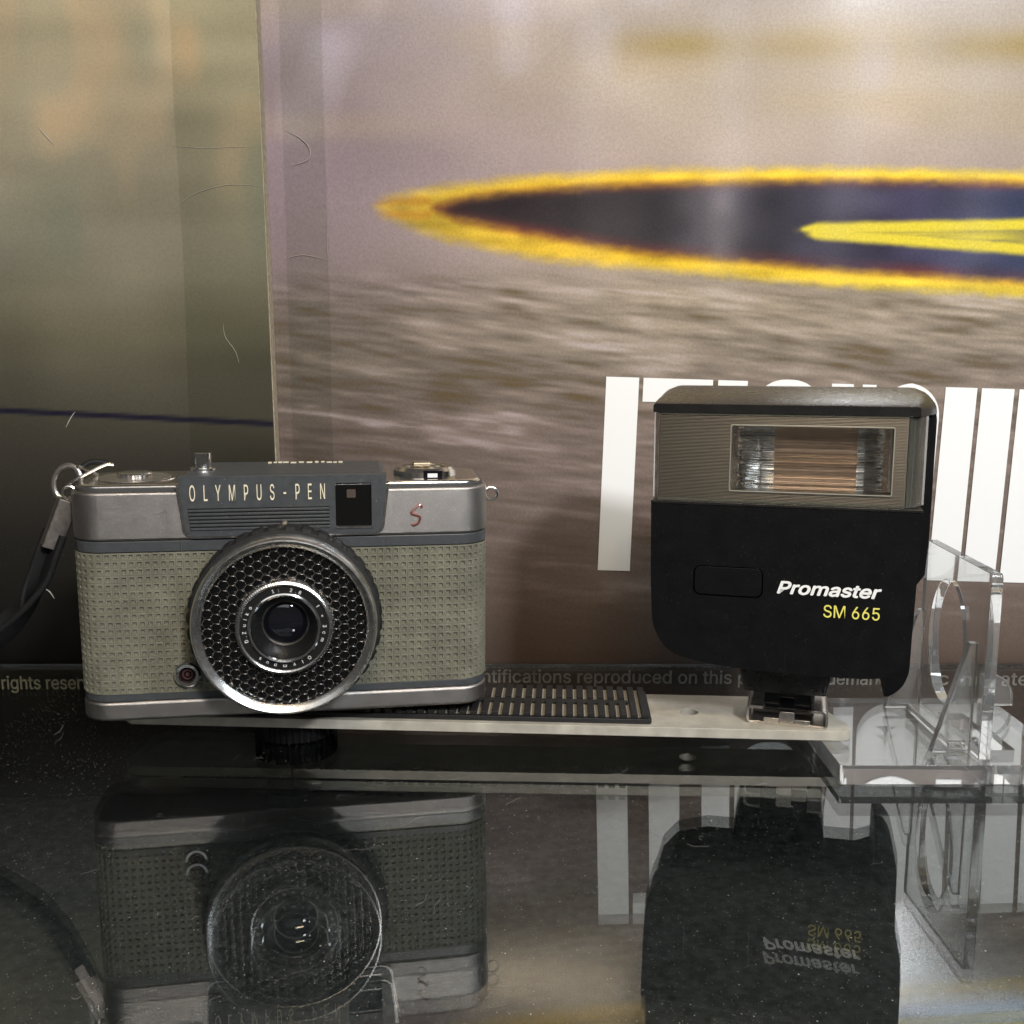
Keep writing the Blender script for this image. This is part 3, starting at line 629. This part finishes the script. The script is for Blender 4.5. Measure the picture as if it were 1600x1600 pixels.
# rear shell, taller and wider, with the hook of the battery door at the lower right
rs = [(-20,23),(-30,26),(-35,32),(-37,40),(-38,50),(-38,95)]+[(-31+7*math.cos(a),94.4+6.5*math.sin(a)) for a in np.linspace(math.pi,math.pi/2,7)]+[(35.3+7*math.cos(a),94.4+6.5*math.sin(a)) for a in np.linspace(math.pi/2,0,7)]+[(42.2,60),(41.6,49),(39.6,46),(39.2,30)]+[(30.5+8.6*math.cos(a),21+10.5*math.sin(a)) for a in np.linspace(0,-1.25,7)]+[(32.3,11.2),(32.3,20),(28,22)]
shell = mk('rear_shell', *prism_y(rs, -11.9, 10), M['black'], fl, bevel=.8)
def cap_sec(y, hw0, hw1, z0, z1, r):
    return [(x,y,z) for x,z in [(-hw0,z0),(hw1,z0)]+[(hw1-r+r*math.cos(a), z1-r+r*math.sin(a)) for a in np.linspace(0,math.pi/2,7)]+[(-hw0+r+r*math.cos(a), z1-r+r*math.sin(a)) for a in np.linspace(math.pi/2,math.pi,7)]]
secs = [cap_sec(-26.0,37.2,36.4,96.35,98.9,.9), cap_sec(-25.0,37.3,36.8,96.3,99.3,1.2), cap_sec(-19,37.7,39.5,96.3,100.4,2.8), cap_sec(-12,38.0,42.1,96.3,101.6,4.6), cap_sec(-2,38.2,42.4,96.3,102.8,5.6), cap_sec(9.9,38.2,42.4,96.3,102.9,5.8)]
cv = [p for s in secs for p in s]; nS = len(secs[0])
cf = [(i*nS+k, i*nS+(k+1)%nS, (i+1)*nS+(k+1)%nS, (i+1)*nS+k) for i in range(len(secs)-1) for k in range(nS)]+[tuple(range(nS)), tuple(range((len(secs)-1)*nS, len(secs)*nS))]
mk('top_cap', cv, cf, M['black_cap'], fl, sharp=40)
# window panel
wx0, wx1, wz0, wz1 = -14.5, 29.7, 74.1, 92.9
pm = plate_mesh([[(-35.4,70.45),(33.6,70.45),(33.6,96.25),(-35.4,96.25)], rrect(wx0,wx1,wz0,wz1,.5,3)[::-1]], 19.5, 25.6); pm.transform(Matrix.Rotation(math.pi/2,4,'X'))
panel = link('window_panel', pm, M['panel'], fl, smooth=False, bevel=.25)
def quad_prism(pts, z0, z1): return prism_z(pts, z0, z1)
mk('clear_edge', *prism_z([(-35.45,-25.6),(-35.45,-14),(-38.0,-14),(-37.6,-19)], 70.5, 96.2), M['panel_side'], panel, bevel=.2)
mk('clear_edge', *prism_z([(33.65,-25.6),(36.0,-24.2),(39.4,-17.5),(39.6,-12.2),(33.65,-12.2)], 70.5, 96.2), M['panel_side'], panel, bevel=.2)
mk('clear_rail', *prism_y([(-35.3,95.8),(33.5,95.8),(33.5,96.2),(-35.3,96.2)], -25.95, -25.65), M['panel_side'], panel, smooth=False)
mk('clear_rail', *prism_y([(-35.3,70.5),(33.5,70.5),(33.5,71.4),(-35.3,71.4)], -25.95, -25.65), M['panel_side'], panel, smooth=False)
# reflector box behind the ribbed pane
ZZ = np.arange(wz0-.2, wz1+.21, .13)
rip = [.10*math.sin(2*math.pi*z/.86)+.07*math.sin(2*math.pi*z/1.9+1)+.05*math.sin(2*math.pi*z/.47+2) for z in ZZ]
def corrugated(path, amp):          # reflector sheet: plan path (x, y) swept up z with fine horizontal corrugation
    v = [(x, y+amp*rp, z) for (x,y) in path for z,rp in zip(ZZ,rip)]; n = len(ZZ)
    return v, [(i*n+j, (i+1)*n+j, (i+1)*n+j+1, i*n+j+1) for i in range(len(path)-1) for j in range(n-1)]
mk('reflector_back', *corrugated([(-2.6,-15.4),(20.9,-15.4)], .5), M['tube'], panel, sharp=80)
def wing(xa, xb): return [(xa+(xb-xa)*math.sin(t*math.pi/2)**1.1, -15.5-9.0*(1-math.cos(t*math.pi/2))) for t in np.linspace(0,1,15)]
mk('reflector_wing', *corrugated(wing(-2.5, wx0-.3), 1.0), M['mirror'], panel, sharp=80)
mk('reflector_wing', *corrugated(wing(20.8, wx1+.3), 1.0), M['mirror'], panel, sharp=80)
for z in (wz0-.15, wz1+.15):
    mk('reflector_wing', [(wx0,-25,z),(wx1,-25,z),(wx1,-15,z),(wx0,-15,z)], [(0,1,2,3)], M['mirror'], panel, smooth=False)
nr_ = 24; pv = []; hh = (wz1-wz0-.1)/nr_
prof = []
for k in range(nr_):
    for t in (0,.25,.5,.75): prof.append((wz0+.05+hh*(k+t), -25.2-.03*math.sin(math.pi*t)))
prof.append((wz1-.05,-25.2))
n = len(prof); pv = [(wx0+.05,y,z) for z,y in prof]+[(wx1-.05,y,z) for z,y in prof]+[(wx0+.05,-23.9,z) for z,y in prof]+[(wx1-.05,-23.9,z) for z,y in prof]
pf = []
for i in range(n-1):
    pf += [(i,i+1,n+i+1,n+i), (2*n+i,3*n+i,3*n+i+1,2*n+i+1), (i,2*n+i,2*n+i+1,i+1), (n+i,n+i+1,3*n+i+1,3*n+i)]
pf += [(0,n,3*n,2*n), (n-1,3*n-1,4*n-1,2*n-1)]
mk('ribbed_pane', pv, pf, M['pane'], panel, sharp=60)
v_ = []; 
for nm, o in (('pane_frame', .55),):
    me = plate_mesh([rrect(wx0-o*.6,wx1+o*.6,wz0-o*.6,wz1+o*.6,.6,4), rrect(wx0,wx1,wz0,wz1,.4,3)[::-1]], 25.62, 25.95); me.transform(Matrix.Rotation(math.pi/2,4,'X')); link(nm, me, M['clear_frame'], panel, smooth=False, bevel=.08)
text_fit('brand_lettering', 'Promaster', M['white_ink'], cover, 0.1, 28.6, 44.35, 3.5, -25.80, .1, bold=.2, shear=.25)
text_fit('model_lettering', 'SM 665', M['yellow_ink'], cover, 13.2, 28.6, 38.0, 3.6, -25.80, .1, bold=.02)
# neck and foot
nk = []
for z,x0,x1,y0,y1 in ((22.5,-11.6,17.9,-7.0,9.5),(14.0,-10.6,17.2,-6.8,9.5),(7.6,-9.3,15.9,-6.2,9.0)):
    nk.append([(x,y,z) for x,y in rrect(x0,x1,y0,y1,1.2,4)])
nn = len(nk[0]); nv = [p for s in nk for p in s]; nf = [(i*nn+k,i*nn+(k+1)%nn,(i+1)*nn+(k+1)%nn,(i+1)*nn+k) for i in range(2) for k in range(nn)]+[tuple(range(nn)),tuple(range(2*nn,3*nn))]
mk('neck', nv, nf, M['black_cap'], fl, sharp=35)
mk('foot', *boxv(-6.2,12.6,-4.6,11,.3,7.7), M['black_gloss'], fl, bevel=.3)

# ------------------------------------------------------------------ acrylic stand
st = empty('acrylic_stand', (128, 315, 0)); tag(st, 'clear acrylic display easel with oval hole standing behind the flash', 'display stand')
def A(x, y): return (x-128, y-315)
def arc(pts): return [A(*p) for p in pts]
base_l = [A(x,y) for x,y in rrect(95,164,286.5,345,1.2,4)]; slot = [A(x,y) for x,y in rrect(143,151,298,331,.8,3)]
link('base', plate_mesh([base_l, slot[::-1]], .02, 5.85), M['acrylic'], st, smooth=False, bevel=.45)
def side_plate(loops, x0, x1):      # loops in y,z ; thickness along x
    me = plate_mesh([[(y-315, z) for y,z in lp] for lp in loops], x0-128, x1-128)
    me.transform(Matrix(((0,0,1,0),(1,0,0,0),(0,1,0,0),(0,0,0,1)))); return me
up = [(290.5,5.9)]+[(291.8+1.3*math.cos(a)*-1, 60.2+1.3*math.sin(a)) for a in np.linspace(0,math.pi/2,5)]+[(338,62.6),(339,61.6),(339,5.9)]
oval = [(319+13*math.cos(a), 33.6+19.8*math.sin(a)) for a in np.linspace(0,2*math.pi,56,endpoint=False)]
link('back_panel', side_plate([up, oval[::-1]], 136.6, 140.0), M['acrylic'], st, smooth=False, bevel=.4)
for y in (295.5, 334.5):
    v, f = prism_y([(124.8-128,5.9),(136.55-128,5.9),(136.55-128,39.6),(134.2-128,39.6)], y-315, y-315+3.0); mk('brace', v, f, M['acrylic'], st, bevel=.35)
v, f = boxv(131-128,136.5-128,300-315,333-315,5.9,8.4); mk('rail', v, f, M['acrylic'], st, bevel=.5)
for y in (336.5, 297.5):
    lipo = [(160-128,5.9),(168.5-128,5.9),(168.5-128,8)]+[(161.5-128+7*math.cos(a), 8+8.6*math.sin(a)) for a in np.linspace(.1,math.pi/2,8)]+[(160-128,16.6)]
    v, f = prism_y(lipo, y-315, y-315+3.2); mk('front_lip', v, f, M['acrylic'], st, bevel=.4)

# ------------------------------------------------------------------ dust and lint lying on the glass
n = 30000; dv = np.zeros((n,4,3)); 
px = rng.uniform(-170,190,n); py = rng.uniform(165,400,n); sz = rng.gamma(1.3,.028,n)+.024; an = rng.uniform(0,6.28,n)
for k in range(4):
    dv[:,k,0] = px+sz*np.cos(an+k*1.571)*rng.uniform(.6,1.2,n); dv[:,k,1] = py+sz*np.sin(an+k*1.571)*rng.uniform(.6,1.2,n); dv[:,k,2] = .02
dust = link('dust', mesh(dv.reshape(-1,3), [(4*i,4*i+1,4*i+2,4*i+3) for i in range(n)]), M['dust'], smooth=False)
tag(dust, 'fine pale dust specks scattered over the glass shelf', 'dust', kind='stuff')
fv = []; ff = []
for i in range(60):
    x, y = random.uniform(-140,140), random.uniform(175,310); a = random.uniform(0,6.28); L_ = random.choice((1.5,2,3,4,6,9))*random.uniform(.7,1.2); p = []
    c = random.gauss(0,.25)
    for k in range(9):
        p.append((x,y,.06+.25*abs(math.sin(k*.7))*random.random())); a += c+random.gauss(0,.25); x += math.cos(a)*L_/9; y += math.sin(a)*L_/9
    v, f = tube(p, random.uniform(.008,.022), 4); n0 = len(fv); fv += v; ff += [tuple(q+n0 for q in w) for w in f]
lint = link('lint', mesh(fv, ff), M['lint'], smooth=False); tag(lint, 'short curly lint fibres lying on the glass shelf', 'lint', kind='stuff')
